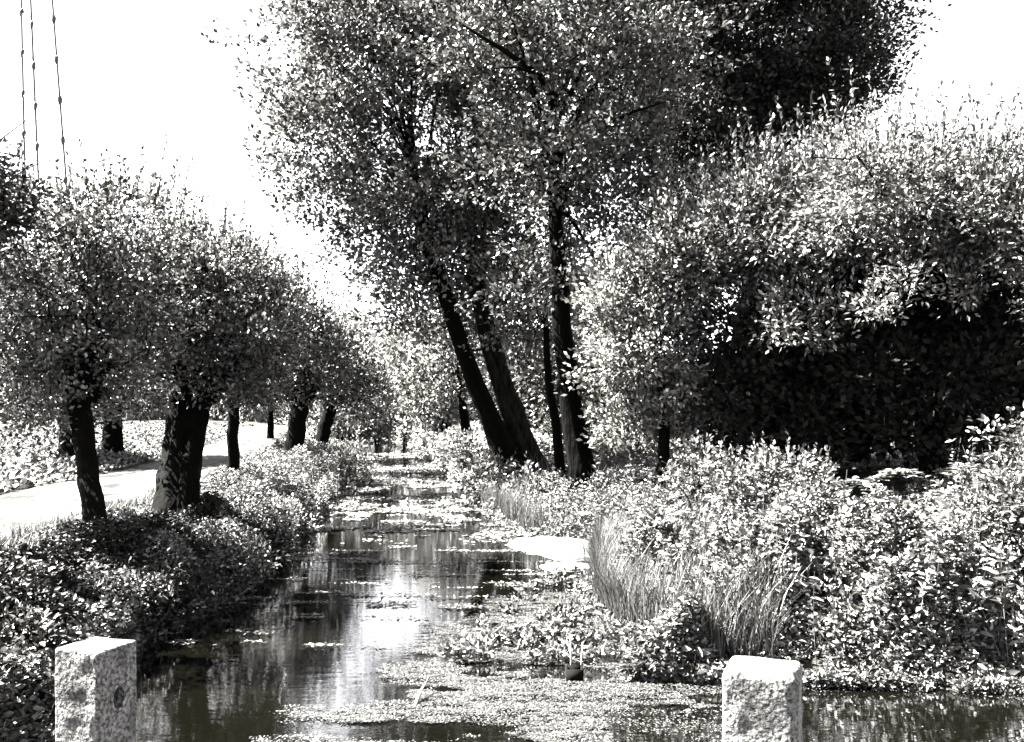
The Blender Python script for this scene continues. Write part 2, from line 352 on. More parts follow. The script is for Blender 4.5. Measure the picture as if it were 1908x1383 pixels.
tree('leaning_tree', 'middle tall tree of the leaning group, with a sunlit pale strip down its trunk', 
     [at(1000, 888, B), at(965, 800, B), at(935, 700, B), at(905, 600, B), at(880, 500, B), at(862, 380, B), at(850, 200, B)], [.52, .35, .29, .26, .21, .16, .06],
     [pxblob(880, 340, B, 150, 120, 3), pxblob(900, 470, B, 110, 90, 2, .8), pxblob(870, 100, B, 170, 140, 3), pxblob(940, -60, B, 180, 100, 3), pxblob(860, 590, B+2, 100, 70, 1.8, 1.1), pxblob(960, 560, B+1, 90, 100, 2, 1.1), pxblob(840, 480, B, 90, 70, 2, 1.1)],
     'ash_leaf', group=GT, bark='pale_bark', cpm=1.4, per=29, crad=.75, lsize=.18, limbs=22, shoots=200, shoot_len=1.7, sdir=4, shoot_top=-.8, sides=20, rough=.12, extra=[([at(985, 880, B - .3), at(940, 760, B - .4), at(905, 650, B - .4), at(885, 560, B - .4), at(870, 480, B)], [.34, .2, .16, .13, .09])], seed=12)
tree('leaning_tree', 'rightmost and nearest tall tree of the leaning group, thick upright trunk with forked top',
     [at(1090, 925, Cc), at(1070, 820, Cc), at(1052, 700, Cc), at(1045, 570, Cc), at(1035, 430, Cc), at(1030, 300, Cc), at(1028, 160, Cc), at(1020, 40, Cc)], [.42, .33, .29, .25, .21, .17, .12, .05],
     [pxblob(1060, 330, Cc, 150, 120, 2.5), pxblob(1100, 180, Cc, 200, 130, 2.5), pxblob(1020, 480, Cc, 90, 80, 1.6, .6), pxblob(1060, 20, Cc, 240, 110, 2.5), pxblob(1170, 380, Cc, 90, 70, 1.5, .8), pxblob(900, 80, Cc, 110, 90, 2, .7), pxblob(1100, 520, Cc, 60, 80, 1.4, .8), pxblob(980, 560, Cc+3, 80, 60, 1.4, .7)],
     'ash_leaf', group=GT, cpm=1.9, per=29, crad=.6, lsize=.15, shoots=260, shoot_len=1.4, sdir=4, shoot_top=-.8, sides=20, rough=.12, limbs=22, seed=13,
     extra=[([at(1030, 190, Cc), at(1005, 140, Cc - 1.5), at(940, 95, Cc - 2.6), at(860, 45, Cc - 3.2)], [.12, .09, .06, .03]), ([at(1005, 140, Cc - 1.5), at(960, 125, Cc - 2.4), at(920, 128, Cc - 2.8)], [.05, .035, .02]),
            ([at(1040, 220, Cc), at(1075, 150, Cc - 1.8), at(1100, 90, Cc - 2.6)], [.09, .06, .025]), ([at(1031, 290, Cc), at(1120, 240, Cc - .8), at(1180, 208, Cc - 1.6), at(1240, 190, Cc - 2.2)], [.08, .06, .04, .02])])
tree('slim_tree', 'slim dark young tree growing between the leaning trunks', [at(1045, 895, 29), at(1035, 780, 29), at(1020, 690, 29), at(1018, 600, 29), at(1010, 500, 29)], [.16, .13, .11, .08, .04],
     [pxblob(990, 640, 30, 60, 60, 1.2, .6), pxblob(1000, 540, 30, 80, 60, 1.5, .8)], 'ash_leaf', cpm=2.2, per=20, crad=.6, lsize=.17, limbs=6)
tree('shaded_tree', 'spreading tree behind the willows, leaves darkened for shade, its crown against the sky at upper right',
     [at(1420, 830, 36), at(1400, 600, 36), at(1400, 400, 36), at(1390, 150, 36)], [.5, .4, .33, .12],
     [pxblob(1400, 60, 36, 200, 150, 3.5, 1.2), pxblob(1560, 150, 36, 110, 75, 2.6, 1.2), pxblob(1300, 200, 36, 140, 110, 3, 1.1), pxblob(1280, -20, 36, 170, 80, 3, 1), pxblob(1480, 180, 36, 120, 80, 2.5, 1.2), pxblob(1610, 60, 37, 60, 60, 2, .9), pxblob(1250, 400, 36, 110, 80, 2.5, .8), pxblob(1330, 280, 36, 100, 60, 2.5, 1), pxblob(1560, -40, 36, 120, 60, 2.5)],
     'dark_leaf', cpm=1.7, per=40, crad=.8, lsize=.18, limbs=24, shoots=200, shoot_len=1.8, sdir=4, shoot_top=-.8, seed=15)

# --- right bank willows
GW = 'bushy willows on the right bank'
tree('bushy_willow', 'bright sunlit willow right of the leaning trunks, leaves down to the bank', [at(1230, 905, 22.5), at(1240, 800, 22.5), at(1220, 650, 22.5), at(1215, 540, 22.5)], [.16, .13, .1, .05],
     [pxblob(1200, 640, 22.5, 110, 130, 1.7, 1.2), pxblob(1150, 560, 22.5, 70, 70, 1.2, 1), pxblob(1270, 520, 22.5, 110, 110, 1.8, 1.1), pxblob(1170, 780, 22.5, 70, 60, 1.0, .9), pxblob(1260, 740, 23, 80, 80, 1.3, .9)],
     'sunlit_leaf', group=GW, cpm=7, per=36, crad=.4, lsize=.135, aspect=.5, limbs=14, shoots=260, shoot_len=1.0, shell=.35)
tree('bushy_willow', 'broad willow above the dark hollow, light upper shoots and black underside', [at(1500, 850, 23), at(1480, 760, 23), at(1470, 620, 22), at(1460, 500, 22)], [.3, .24, .2, .08],
     [pxblob(1390, 450, 22, 150, 105, 2.0, 1.25), pxblob(1520, 415, 22, 150, 100, 2.2, 1.25), pxblob(1490, 560, 20.5, 80, 35, .8, .9), *[pxblob(a, b, 20.3, c, d, .5, .9) for a, b, c, d in ((1445, 600, 45, 30), (1530, 625, 50, 28), (1560, 580, 50, 22))], pxblob(1590, 455, 21, 120, 60, 2.4, 1.2)],
     'willow_leaf', group=GW, cpm=6, per=34, crad=.42, lsize=.14, aspect=.48, limbs=18, shoots=520, shoot_len=1.5, shell=.35)
tree('bushy_willow', 'tallest willow at the right edge, feathery top and stout trunk lost in shade', [at(1745, 880, 21), at(1735, 800, 21), at(1715, 640, 21), at(1700, 480, 20.5)], [.42, .3, .24, .1],
     [pxblob(1640, 370, 19, 150, 95, 2.0, 1.3), pxblob(1790, 400, 19, 150, 90, 2.0, 1.3), pxblob(1640, 420, 20, 130, 60, 2.4, 1.2), pxblob(1770, 430, 19, 150, 65, 2.6, 1.2), pxblob(1880, 430, 18, 130, 75, 2.4, 1.1), *[pxblob(a, b, 17.6, c, d, .4, .8) for a, b, c, d in ((1680, 520, 45, 25), (1800, 540, 40, 20), (1640, 570, 30, 18))]],
     'willow_leaf', group=GW, cpm=6.5, per=34, crad=.4, lsize=.12, aspect=.45, limbs=18, shoots=560, shoot_len=1.4, shell=.35)
tree('bushy_willow', 'willow cut off by the right frame edge, arching over the dark hollow', [at(2010, 880, 15.5), at(2010, 740, 15.5), at(1990, 600, 15.5), at(1950, 480, 15.5)], [.25, .2, .16, .07],
     [pxblob(1990, 460, 16.5, 140, 110, 1.8, 1.1), pxblob(2060, 620, 16.5, 130, 120, 1.5, 1), pxblob(2080, 420, 17, 160, 150, 2, 1)],
     'willow_leaf', group=GW, cpm=7, per=24, crad=.4, lsize=.11, aspect=.45, limbs=14, shoots=300, shoot_len=1.2, shell=.35)
tree('thicket_tree', 'low thicket in the hollow under the willows, leaves coloured black for its shade', [at(1600, 850, 28), at(1600, 760, 28), at(1610, 640, 28)], [.3, .24, .1],
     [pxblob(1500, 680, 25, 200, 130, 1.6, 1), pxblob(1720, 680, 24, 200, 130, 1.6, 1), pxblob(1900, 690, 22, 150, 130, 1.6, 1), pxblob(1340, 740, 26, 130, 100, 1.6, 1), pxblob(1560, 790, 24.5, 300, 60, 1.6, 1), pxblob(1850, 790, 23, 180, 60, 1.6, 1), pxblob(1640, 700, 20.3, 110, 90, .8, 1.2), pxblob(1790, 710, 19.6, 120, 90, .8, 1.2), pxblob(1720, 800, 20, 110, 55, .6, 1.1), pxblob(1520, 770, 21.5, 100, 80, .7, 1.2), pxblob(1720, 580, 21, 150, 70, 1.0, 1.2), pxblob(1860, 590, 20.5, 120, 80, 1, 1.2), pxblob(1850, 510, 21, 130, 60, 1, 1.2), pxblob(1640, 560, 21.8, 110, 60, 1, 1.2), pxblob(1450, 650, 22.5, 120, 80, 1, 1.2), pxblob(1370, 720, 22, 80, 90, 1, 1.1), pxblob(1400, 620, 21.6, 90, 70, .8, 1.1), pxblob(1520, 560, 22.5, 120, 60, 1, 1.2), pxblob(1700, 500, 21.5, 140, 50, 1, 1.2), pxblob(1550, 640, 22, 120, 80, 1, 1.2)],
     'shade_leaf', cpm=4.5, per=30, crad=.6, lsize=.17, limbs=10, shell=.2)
tree('thicket_tree', 'dark leafy thicket filling the space behind the leaning trunks', [at(1090, 850, 38), at(1090, 760, 38), at(1090, 640, 38)], [.25, .2, .1],
     [pxblob(1060, 700, 38, 110, 120, 2.0, 1), pxblob(1150, 760, 37, 100, 100, 2, 1), pxblob(960, 690, 40, 70, 110, 2, 1), pxblob(1100, 560, 40, 90, 80, 2, 1)],
     'ash_leaf', cpm=2.0, per=24, crad=.7, lsize=.22, limbs=10, shell=.3)

# --- left bank pollards
GP = 'pollard willows beside the path'
tree('pollard_willow', 'nearest pollard beside the path, straight slender black trunk at far left', [at(182, 1050, 13.7), at(174, 950, 14.0), at(163, 850, 14.6), at(152, 760, 14.6), at(150, 700, 14.6)], [.20, .155, .15, .16, .2],
     [pxblob(130, 560, 15, 190, 110, 1.8, 1.1), pxblob(90, 440, 15.3, 160, 90, 1.6, .95), pxblob(230, 430, 15, 130, 90, 1.5, .9), pxblob(40, 640, 14.6, 130, 80, 1.5, 1), pxblob(200, 660, 15, 120, 70, 1.4, 1), pxblob(90, 745, 14.8, 120, 50, 1.2, 1), pxblob(10, 720, 14.8, 80, 60, 1.2, 1), pxblob(230, 740, 15.2, 60, 40, .9, .8), pxblob(100, 800, 14.6, 60, 25, .6, .5)],
     'pollard_leaf', group=GP, cpm=11, per=32, crad=.31, lsize=.08, aspect=.6, limbs=24, shoots=520, shoot_len=.7, shoot_top=.1, head=.35, limb_from=.85, rough=.1)
tree('pollard_willow', 'thickest pollard, leaning gnarled black trunk in the middle of the left row', [at(332, 1000, 17.4), at(334, 910, 17.8), at(345, 820, 18.6), at(362, 750, 18.6), at(368, 700, 18.6)], [.46, .36, .35, .37, .42],
     [pxblob(380, 580, 18.8, 160, 110, 1.9, 1.15), pxblob(320, 490, 19, 150, 75, 1.7, .85), pxblob(440, 510, 19, 100, 60, 1.5, .8), pxblob(270, 730, 18.6, 70, 35, 1.1, .8), pxblob(470, 720, 18.8, 70, 40, 1.1, .9), pxblob(470, 620, 18.6, 100, 90, 1.6, 1.1), pxblob(300, 660, 18.6, 110, 70, 1.6, 1.1), pxblob(420, 700, 18.6, 110, 50, 1.3, 1)],
     'pollard_leaf', group=GP, cpm=9, per=32, crad=.34, lsize=.092, aspect=.6, limbs=26, shoots=520, shoot_len=.7, shoot_top=.1, head=.7, limb_from=.9, rough=.16, sides=22)
tree('pollard_willow', 'thin straight pollard trunk between the thickest one and the far pair', [at(433, 925, 23.5), at(433, 840, 23.5), at(436, 760, 23.5), at(440, 700, 23.5)], [.16, .14, .14, .17],
     [pxblob(450, 650, 24, 90, 90, 1.5, 1.1), pxblob(500, 590, 24, 70, 70, 1.4, 1), pxblob(430, 740, 23.5, 60, 40, 1.0, .9)],
     'pollard_leaf', group=GP, cpm=8, per=22, crad=.4, lsize=.11, aspect=.6, limbs=12, shoots=100, shoot_len=1.2, head=.3, rough=.1, limb_from=.85)
tree('pollard_willow', 'stout pollard with a flared foot beyond the thin one, fourth along the bank', [at(543, 882, 33), at(550, 830, 33), at(556, 780, 33), at(560, 730, 33)], [.42, .32, .3, .34],
     [pxblob(560, 640, 33, 80, 80, 2.0, 1.1), pxblob(540, 700, 33, 70, 45, 1.6, 1), pxblob(600, 700, 33, 50, 50, 1.6, 1), pxblob(530, 590, 33.5, 60, 60, 1.7, .9)],
     'pollard_leaf', group=GP, cpm=4.5, per=22, crad=.5, lsize=.14, aspect=.6, limbs=14, shoots=160, shoot_len=1.5, head=.6, rough=.12, limb_from=.85)
tree('pollard_willow', 'slanting pollard just right of the stout flared one, fifth along the bank', [at(592, 858, 42), at(600, 820, 42), at(610, 780, 42), at(622, 740, 42)], [.36, .3, .28, .3],
     [pxblob(630, 690, 42, 65, 65, 2.2, 1.1), pxblob(680, 740, 44, 50, 60, 2.2, 1.2), pxblob(610, 640, 42, 50, 50, 2, .9)],
     'pollard_leaf', group=GP, cpm=3.5, per=22, crad=.6, lsize=.16, aspect=.6, limbs=12, shoots=120, shoot_len=1.5, head=.5, rough=.12, limb_from=.85)
tree('pollard_willow', 'last dark pollard of the row, round crown low over the far water', [at(628, 842, 52), at(632, 815, 52), at(640, 790, 52)], [.36, .3, .3],
     [pxblob(670, 775, 52, 60, 50, 2.4, 1.2), pxblob(700, 760, 54, 35, 50, 2.2, 1.2), pxblob(640, 740, 53, 55, 50, 2.2, 1)],
     'pollard_leaf', group=GP, cpm=3, per=22, crad=.7, lsize=.2, aspect=.6, limbs=10, head=.5, rough=.12, limb_from=.85)
GB = 'trees beyond the path'
tree('stout_tree', 'dark stout tree beyond the path, half hidden behind the nearest pollard trunk', [at(138, 865, 33), at(135, 800, 33), at(135, 720, 33), at(140, 640, 33)], [.5, .42, .4, .2],
     [pxblob(100, 640, 34, 130, 90, 3, 1), pxblob(90, 700, 34, 110, 60, 2.4, 1), pxblob(80, 540, 34, 130, 80, 3, 1)], 'pollard_leaf', group=GB, cpm=3, per=22, crad=.6, lsize=.16, limbs=14)
tree('stout_tree', 'dark tree beyond the path, seen between the two nearest pollard trunks', [at(212, 850, 36), at(210, 800, 36), at(212, 740, 36), at(220, 660, 36)], [.42, .34, .32, .16],
     [pxblob(230, 680, 37, 110, 70, 3, 1), pxblob(270, 560, 37, 130, 90, 3, 1), pxblob(400, 620, 38, 110, 100, 3, 1), pxblob(260, 740, 37, 80, 30, 2.0, .9), pxblob(320, 700, 38, 80, 60, 2.5, 1)], 'pollard_leaf', group=GB, cpm=3, per=22, crad=.6, lsize=.16, limbs=14)
tree('stout_tree', 'small slim tree far along the path, its trunk pale-backed between the pollards', [at(504, 815, 62), at(504, 780, 62), at(504, 740, 62)], [.22, .2, .12],
     [pxblob(500, 730, 62, 60, 40, 2.5, 1)], 'pollard_leaf', group=GB, cpm=2, per=22, crad=.8, lsize=.22, limbs=8)
tree('dark_tree', 'tall dark tree cut off by the left frame edge above the pollards', [at(-230, 1060, 12), at(-200, 760, 12), at(-130, 500, 12), at(-80, 350, 12)], [.25, .2, .16, .07],
     [pxblob(-45, 320, 12, 85, 68, .9, 3.5), pxblob(-45, 400, 12, 80, 60, .9, 3.5), pxblob(-120, 470, 12, 100, 80, 1.2, 1.5)], 'dark_leaf', cpm=12, per=24, crad=.22, lsize=.075, limbs=14)

# --- far trees closing the view
GF = 'pale sunlit trees in the distance'
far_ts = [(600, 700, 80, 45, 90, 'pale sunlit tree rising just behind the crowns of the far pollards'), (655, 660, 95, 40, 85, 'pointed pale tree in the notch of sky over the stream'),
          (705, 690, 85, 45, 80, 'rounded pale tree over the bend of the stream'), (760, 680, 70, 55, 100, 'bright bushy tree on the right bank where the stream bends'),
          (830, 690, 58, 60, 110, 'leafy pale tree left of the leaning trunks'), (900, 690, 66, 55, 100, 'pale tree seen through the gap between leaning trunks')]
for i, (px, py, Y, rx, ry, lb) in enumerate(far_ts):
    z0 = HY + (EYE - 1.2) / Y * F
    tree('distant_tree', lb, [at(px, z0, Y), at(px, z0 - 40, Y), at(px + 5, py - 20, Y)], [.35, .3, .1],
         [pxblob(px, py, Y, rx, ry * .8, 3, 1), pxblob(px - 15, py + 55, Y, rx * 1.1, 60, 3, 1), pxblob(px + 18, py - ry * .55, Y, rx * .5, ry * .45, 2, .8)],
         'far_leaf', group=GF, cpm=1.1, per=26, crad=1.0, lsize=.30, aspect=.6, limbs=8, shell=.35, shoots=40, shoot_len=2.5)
tree('small_tree', 'small dark-stemmed tree at the waterside left of the leaning trunks', [at(872, 850, 46), at(868, 800, 46), at(860, 740, 46), at(850, 690, 46)], [.3, .24, .2, .08],
     [pxblob(850, 700, 46, 45, 55, 1.8, .9), pxblob(790, 730, 47, 40, 50, 1.6, .8), pxblob(830, 620, 46, 50, 40, 1.6, .7)], 'ash_leaf', cpm=2.4, per=22, crad=.6, lsize=.2, limbs=8)
# hedge line across the field at the far left, one wooded mass closing the horizon
hb = []
rr_ = np.random.default_rng(5)
for k in range(70):
    x = -150 + k * 5 + rr_.uniform(-2, 2); hb.append(((x, 150 + rr_.uniform(-8, 8), 3 + rr_.uniform(0, 2.0)), (4.5, 4, 3.5 + rr_.uniform(0, 2.5)), 1))
cm, tw, K = crown_mesh(hb, .10, 34, 1.8, .7, .6, rr_, (0, 0, 0))
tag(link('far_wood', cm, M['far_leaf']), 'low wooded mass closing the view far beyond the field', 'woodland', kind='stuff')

# ------------------------------------------------------------------ undergrowth
def join(parts, name):
    V = []; Fc = []; ct = []; nn = 0
    for a, b, c in parts: V.append(a); Fc.append(b + nn); ct.append(c); nn += len(a)
    return raw_mesh(name, np.concatenate(V), np.concatenate(Fc), np.concatenate(ct))
def ground_cover(name, label, cat, n, region, vh, lsize, matn, aspect=.6, hexa=True, seed=1, flat=.3):
    """leaves filling the top of a hummocky layer of herbs; region(r, n) -> x, y ; vh(x, y) -> layer height"""
    r = np.random.default_rng(seed); x, y = region(r, n); h = vh(x, y); k = h > .03; x, y, h = x[k], y[k], h[k]
    z = height(x, y); k = z > -.12; x, y, h, z = x[k], y[k], h[k], z[k]
    t = 1 - r.uniform(0, 1, len(x)) ** 1.3 * .97
    P = np.stack([x, y, z + h * t], 1); D = r.normal(size=(len(x), 3)); D[:, 2] = np.abs(D[:, 2]) * .6 - .1
    o = link(name, join([leaves(P, D, lsize, aspect, flat=flat, hexa=hexa, r=r)], name), M[matn])
    return tag(o, label, cat, kind='stuff')
def blades(name, label, cat, P, hgt, width, matn, seed=2, lean=.35):
    r = np.random.default_rng(seed); n = len(P); h = hgt * r.uniform(.5, 1.2, n)
    a = r.uniform(0, 2 * np.pi, n); d = np.stack([np.cos(a), np.sin(a), 0 * a], 1); s = np.stack([-np.sin(a), np.cos(a), 0 * a], 1)
    ln = (lean * r.uniform(.2, 1.4, n) * h)[:, None]; up = np.array([0, 0, 1.0])
    w = width * r.uniform(.6, 1.3, n)[:, None]; h = h[:, None]
    V = np.stack([P - s * w, P + s * w, P + up * h * .55 + d * ln * .35 + s * w * .8, P + up * h * .92 + d * ln + s * w * .1, P + up * h * .92 + d * ln - s * w * .1, P + up * h * .55 + d * ln * .35 - s * w * .8], 1).reshape(-1, 3)
    b = np.arange(n)[:, None] * 6; Fc = np.concatenate([b + np.array([[0, 1, 2, 5]]), b + np.array([[5, 2, 3, 4]])], 1).reshape(-1)
    return tag(link(name, raw_mesh(name, V, Fc, np.full(2 * n, 4)), M[matn]), label, cat, kind='stuff')

# left bank herbs between the path and the water
TB = [(at(182, 1050, 13.7)[0], 13.7, .5), (at(332, 1000, 17.4)[0], 17.4, .8)]
def reg_left(r, n):
    y = 9 + (50 - 9) * r.uniform(0, 1, n) ** 1.7; a = np.interp(y, PY, PR) + .1; b = Lf(y) + .35
    return a + (b - a) * r.uniform(0, 1, n), y
def vh_left(x, y):
    dp = x - np.interp(y, PY, PR)
    tb = 1
    for a, b, c in TB: tb = tb * sm((np.hypot(x - a, (y - b + .6) * .7) - c * .5) / .7)
    return tb * (.05 + 1.0 * sm((fnoise(x * 1.2, y * 1.2, 31) - .25) / .5) + .3 * fnoise(x * 3, y * 3, 32)) * sm((dp - .1) / 1.8) * (.42 + .3 * sm((y - 20) / 8) + .35 * sm((x - Lf(y) + 1.4) / .8)) 
ground_cover('bank_herbs', 'leafy herbs covering the left bank between path and water', 'undergrowth', 340000, reg_left, vh_left, .068, 'herb_leaf', seed=41)
def reg_left_near(r, n): return r.uniform(-8.6, -3.9, n), r.uniform(5.5, 11.5, n)
ground_cover('brambles', 'dark glossy brambles on the bank behind the left concrete post', 'undergrowth', 90000, reg_left_near, lambda x, y: np.clip(.25 + .7 * fnoise(x * .8, y * .8, 33), 0, 1) * sm((-3.9 - x) / .8), .075, 'pollard_leaf', seed=42)
# beyond the path
def reg_field(r, n):
    y = 16 + 90 * r.uniform(0, 1, n) ** 1.5; b = np.interp(y, PY, PL) - .1; return b - r.uniform(0, 1, n) ** 1.2 * (12 + y * .5), y
ground_cover('meadow', 'rough meadow herbs on the far side of the path', 'undergrowth', 150000, reg_field, lambda x, y: .1 + .6 * fnoise(x * .5, y * .5, 34) * sm((np.interp(y, PY, PL) - x) / 1.5), .17, 'herb_leaf', hexa=False, seed=43)
# right bank
def reg_right(r, n):
    y = 9.9 + 30 * r.uniform(0, 1, n) ** 1.9; a = Rf(y) - .25; b = y * .62 + 1.0
    x = a + (b - a) * r.uniform(0, 1, n); k = y > Yf(x) - .15; return x[k], y[k]
def hollow(x, y):
    q = x / y + .03 * (vnoise(y * .9, y * 0, 61) - .5); return sm((q - .325) / .02) * sm((.44 - q) / .02) * sm((y - 13.6) / .8)
def vh_right(x, y):
    dr = np.minimum(x - Rf(y), y - Yf(x)); near = 1 - sm((y - 13.5) / 3)
    q = fnoise(x * 1.2, y * 1.2, 36); return (.05 + .7 * fnoise(x * .6, y * .6, 35) + .9 * sm((q - .35) / .3)) * (.35 + .65 * sm((dr + .1) / 1.0)) * (.40 + .28 * near) * (1 - .85 * sm(1.6 - np.hypot((x - 6.6) / 1.6, (y - 18) / 3.0))) * (.12 + 1.15 * sm((vnoise(x * 1.5, y * 1.5, 39) - .2) / .6)) * (1 - .88 * hollow(x, y))
ground_cover('nettles', 'dense bed of leafy nettles covering the right bank down to the water', 'undergrowth', 560000, reg_right, vh_right, .074, 'herb_leaf', seed=44)
def reg_rfar(r, n):
    y = 34 + 60 * r.uniform(0, 1, n) ** 1.4; a = Rf(y) - .4; return a + r.uniform(0, 1, n) ** 1.5 * 14, y
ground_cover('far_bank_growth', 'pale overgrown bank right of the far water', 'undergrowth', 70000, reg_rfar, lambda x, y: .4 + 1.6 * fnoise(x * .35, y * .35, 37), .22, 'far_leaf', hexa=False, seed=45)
def reg_lfar(r, n):
    y = 40 + 50 * r.uniform(0, 1, n) ** 1.2; a = Lf(y) + .4; return a - r.uniform(0, 1, n) * 3.2, y
ground_cover('far_bank_herbs', 'herbs along the left bank under the far pollards', 'undergrowth', 30000, reg_lfar, lambda x, y: .3 + .8 * fnoise(x * .5, y * .5, 38), .2, 'herb_leaf', hexa=False, seed=46)
# reeds and grass
r = np.random.default_rng(3); n = 9000
x = r.normal(2.2, 1.1, n) + 0.0; y = r.uniform(10.6, 22, n); x = x - (y - 12) * .08; q_ = fnoise(x * 1.5, y * 1.5, 77); kk = q_ > .42; x, y = x[kk], y[kk]; z = height(x, y); k = (z > -.25) & (x > Rf(y) - .3) & (x < y * .17); P = np.stack([x, y, z], 1)[k]
blades('reeds', 'tall pale reeds and grass at the right water edge', 'reeds', P, .5, .007, 'grass', 51, .6)
n = 16000; y = 10 + 28 * r.uniform(0, 1, n) ** 1.6; x = np.interp(y, PY, PR) + .05 + r.uniform(0, 1, n) ** .9 * (Lf(y) + .3 - np.interp(y, PY, PR)); P = np.stack([x, y, height(x, y)], 1)
blades('bank_grass', 'grass tufts among the herbs on the left bank', 'grass', P, .28, .008, 'grass', 52, .7)

r = np.random.default_rng(19)
y = 10.1 + 22 * r.uniform(0, 1, 26000) ** 1.7; x = Rf(y) + r.uniform(0, 1, 26000) ** 2.2 * (y * .6 + 1 - Rf(y)); k = (y > Yf(x)) & (vnoise(x * .8, y * .8, 55) > .45) & (x < y * .28); x, y = x[k], y[k]
blades('wild_grass', 'seeding grass scattered through the nettles on the right bank', 'grass', np.stack([x, y, height(x, y) + .1], 1), .75, .007, 'grass', 53, .5)
n = 500; x = r.uniform(0, 1, n); y = 10.3 + 14 * r.uniform(0, 1, n); x = Rf(y) + .3 + x * (y * .6 + .5 - Rf(y)); k = (y > Yf(x) + .2) & (hollow(x, y) < .2) & (vnoise(x * .9, y * .9, 62) > .45); x, y = x[k], y[k]
stl = MB(); lv = []
for a, b in zip(x, y):
    z0 = float(height(a, b)); h_ = r.uniform(.7, 1.35); d = r.normal(size=3) * .12; d[2] = 1; pts = np.array([a, b, z0]) + d * h_ * np.linspace(0, 1, 5)[:, None] + np.array([r.normal() * .08, r.normal() * .08, 0]) * (np.linspace(0, 1, 5) ** 2)[:, None]
    stl.tube(pts, np.linspace(.005, .002, 5), 4, cap=False); q = 18; tt = r.uniform(.35, 1, q); B_ = np.array([a, b, z0]) + d * h_ * tt[:, None]; DD = r.normal(size=(q, 3)); DD[:, 2] = DD[:, 2] * .3 + .15
    lv.append(leaves(B_, DD, .12, .42, hexa=True, r=r, flat=.5))
tag(link('tall_weeds', join(lv + [(np.concatenate(stl.v), np.array(stl.f), np.array(stl.c))], 'tall_weeds'), M['herb_leaf']), 'taller leafy weed stalks standing above the nettles', 'undergrowth', kind='stuff')
x = r.uniform(0, 1, 9000); y = 10.1 + 16 * r.uniform(0, 1, 9000) ** 1.5; x = Rf(y) + x * (y * .6 + 1 - Rf(y)); k = (y > Yf(x)) & (vnoise(x * .9, y * .9, 56) > .55) & (hollow(x, y) < .2); x, y = x[k], y[k]
P = np.stack([x, y, height(x, y) + vh_right(x, y) * r.uniform(.6, 1.05, len(x))], 1); D = r.normal(size=(len(x), 3)); D[:, 2] = abs(D[:, 2]) * .4
tag(link('burdock', join([leaves(P, D, .17, .6, hexa=True, flat=.6, r=r)], 'burdock'), M['herb_leaf']), 'broad-leaved weeds standing among the nettles', 'undergrowth', kind='stuff')

# single bushes that stand out
def bush(name, label, blobs, matn='herb_leaf', group=None, cpm=24, per=22, crad=.22, lsize=.09, aspect=.6, shoots=60, shoot_len=.4, stems=7, hexa=True, seed=None, cat='bush'):
    r = np.random.default_rng(seed if seed is not None else 300 + NL[0]); NL[0] += 1
    c = blobs[0][0]; gz = float(height(c[0], c[1])); o = empty(name, (c[0], c[1], gz), label, cat, group)
    cm, tw, K = crown_mesh(blobs, cpm, per, crad, lsize, aspect, r, np.array(o.location), .1, hexa, .3, .25, shoots, shoot_len, .1, 1, 1.3)
    link('leaves', cm, M[matn], o); mb = MB()
    for k in range(stems):
        e = K[r.integers(len(K))]; p0 = np.array([c[0], c[1], gz - .05]); m_ = (p0 + e) / 2 + [0, 0, .15]
        mb.tube([p0, m_, e], [.022, .015, .006], 5)
    mb.build('stems', M['bark'], o, smooth=True)
    return o
GS = 'rounded bushes along the right bank'
bush('rounded_bush', 'broad pale rounded bush in front of the black hollow on the right bank', [pxblob(1450, 900, 15.5, 110, 62, .8), pxblob(1520, 960, 15, 60, 70, .6), pxblob(1370, 930, 15.2, 60, 60, .6)], group=GS, seed=61)
bush('rounded_bush', 'smaller pale bush left of the broad one, against the willow foot', [pxblob(1310, 890, 17, 50, 60, .7), pxblob(1250, 920, 17, 45, 40, .6)], group=GS, seed=62)
bush('rounded_bush', 'sunlit mound of leaves behind the right concrete post', [pxblob(1400, 1110, 11.8, 140, 60, .6), pxblob(1560, 1120, 11.8, 120, 50, .6), pxblob(1290, 1170, 11.5, 70, 60, .5)], group=GS, lsize=.08, seed=63, shoots=120)
bush('rounded_bush', 'leafy bush cut off by the right frame edge below the willow', [pxblob(1880, 960, 12.5, 110, 90, .8), pxblob(1900, 830, 12.8, 60, 60, .6), pxblob(1800, 1010, 12.5, 70, 60, .6)], group=GS, lsize=.085, seed=64)
bush('rounded_bush', 'leafy mound below the trunk of the tallest willow', [pxblob(1690, 1000, 13.5, 90, 50, .7), pxblob(1620, 1010, 14, 70, 50, .6)], group=GS, lsize=.085, seed=65)
bush('waterside_bush', 'pale cone-shaped bush at the left water edge below the far pollards', [pxblob(655, 880, 36, 38, 52, .9), pxblob(620, 920, 34, 45, 35, .9)], matn='far_leaf', cpm=9, crad=.35, lsize=.15, hexa=False, shoots=60, shoot_len=.8, seed=66)
bush('waterside_bush', 'tangled bush at the left water edge just beyond the thin pollard', [pxblob(560, 930, 27, 60, 40, .8), pxblob(500, 900, 27, 45, 30, .7)], matn='herb_leaf', cpm=12, crad=.3, lsize=.12, hexa=False, seed=67)
bush('waterside_bush', 'grey bush at the foot of the leftmost leaning trunk', [pxblob(900, 890, 29, 60, 50, .9), pxblob(980, 930, 26, 60, 45, .8), pxblob(860, 850, 34, 40, 45, .9)], matn='herb_leaf', cpm=10, crad=.32, lsize=.13, hexa=False, seed=68)

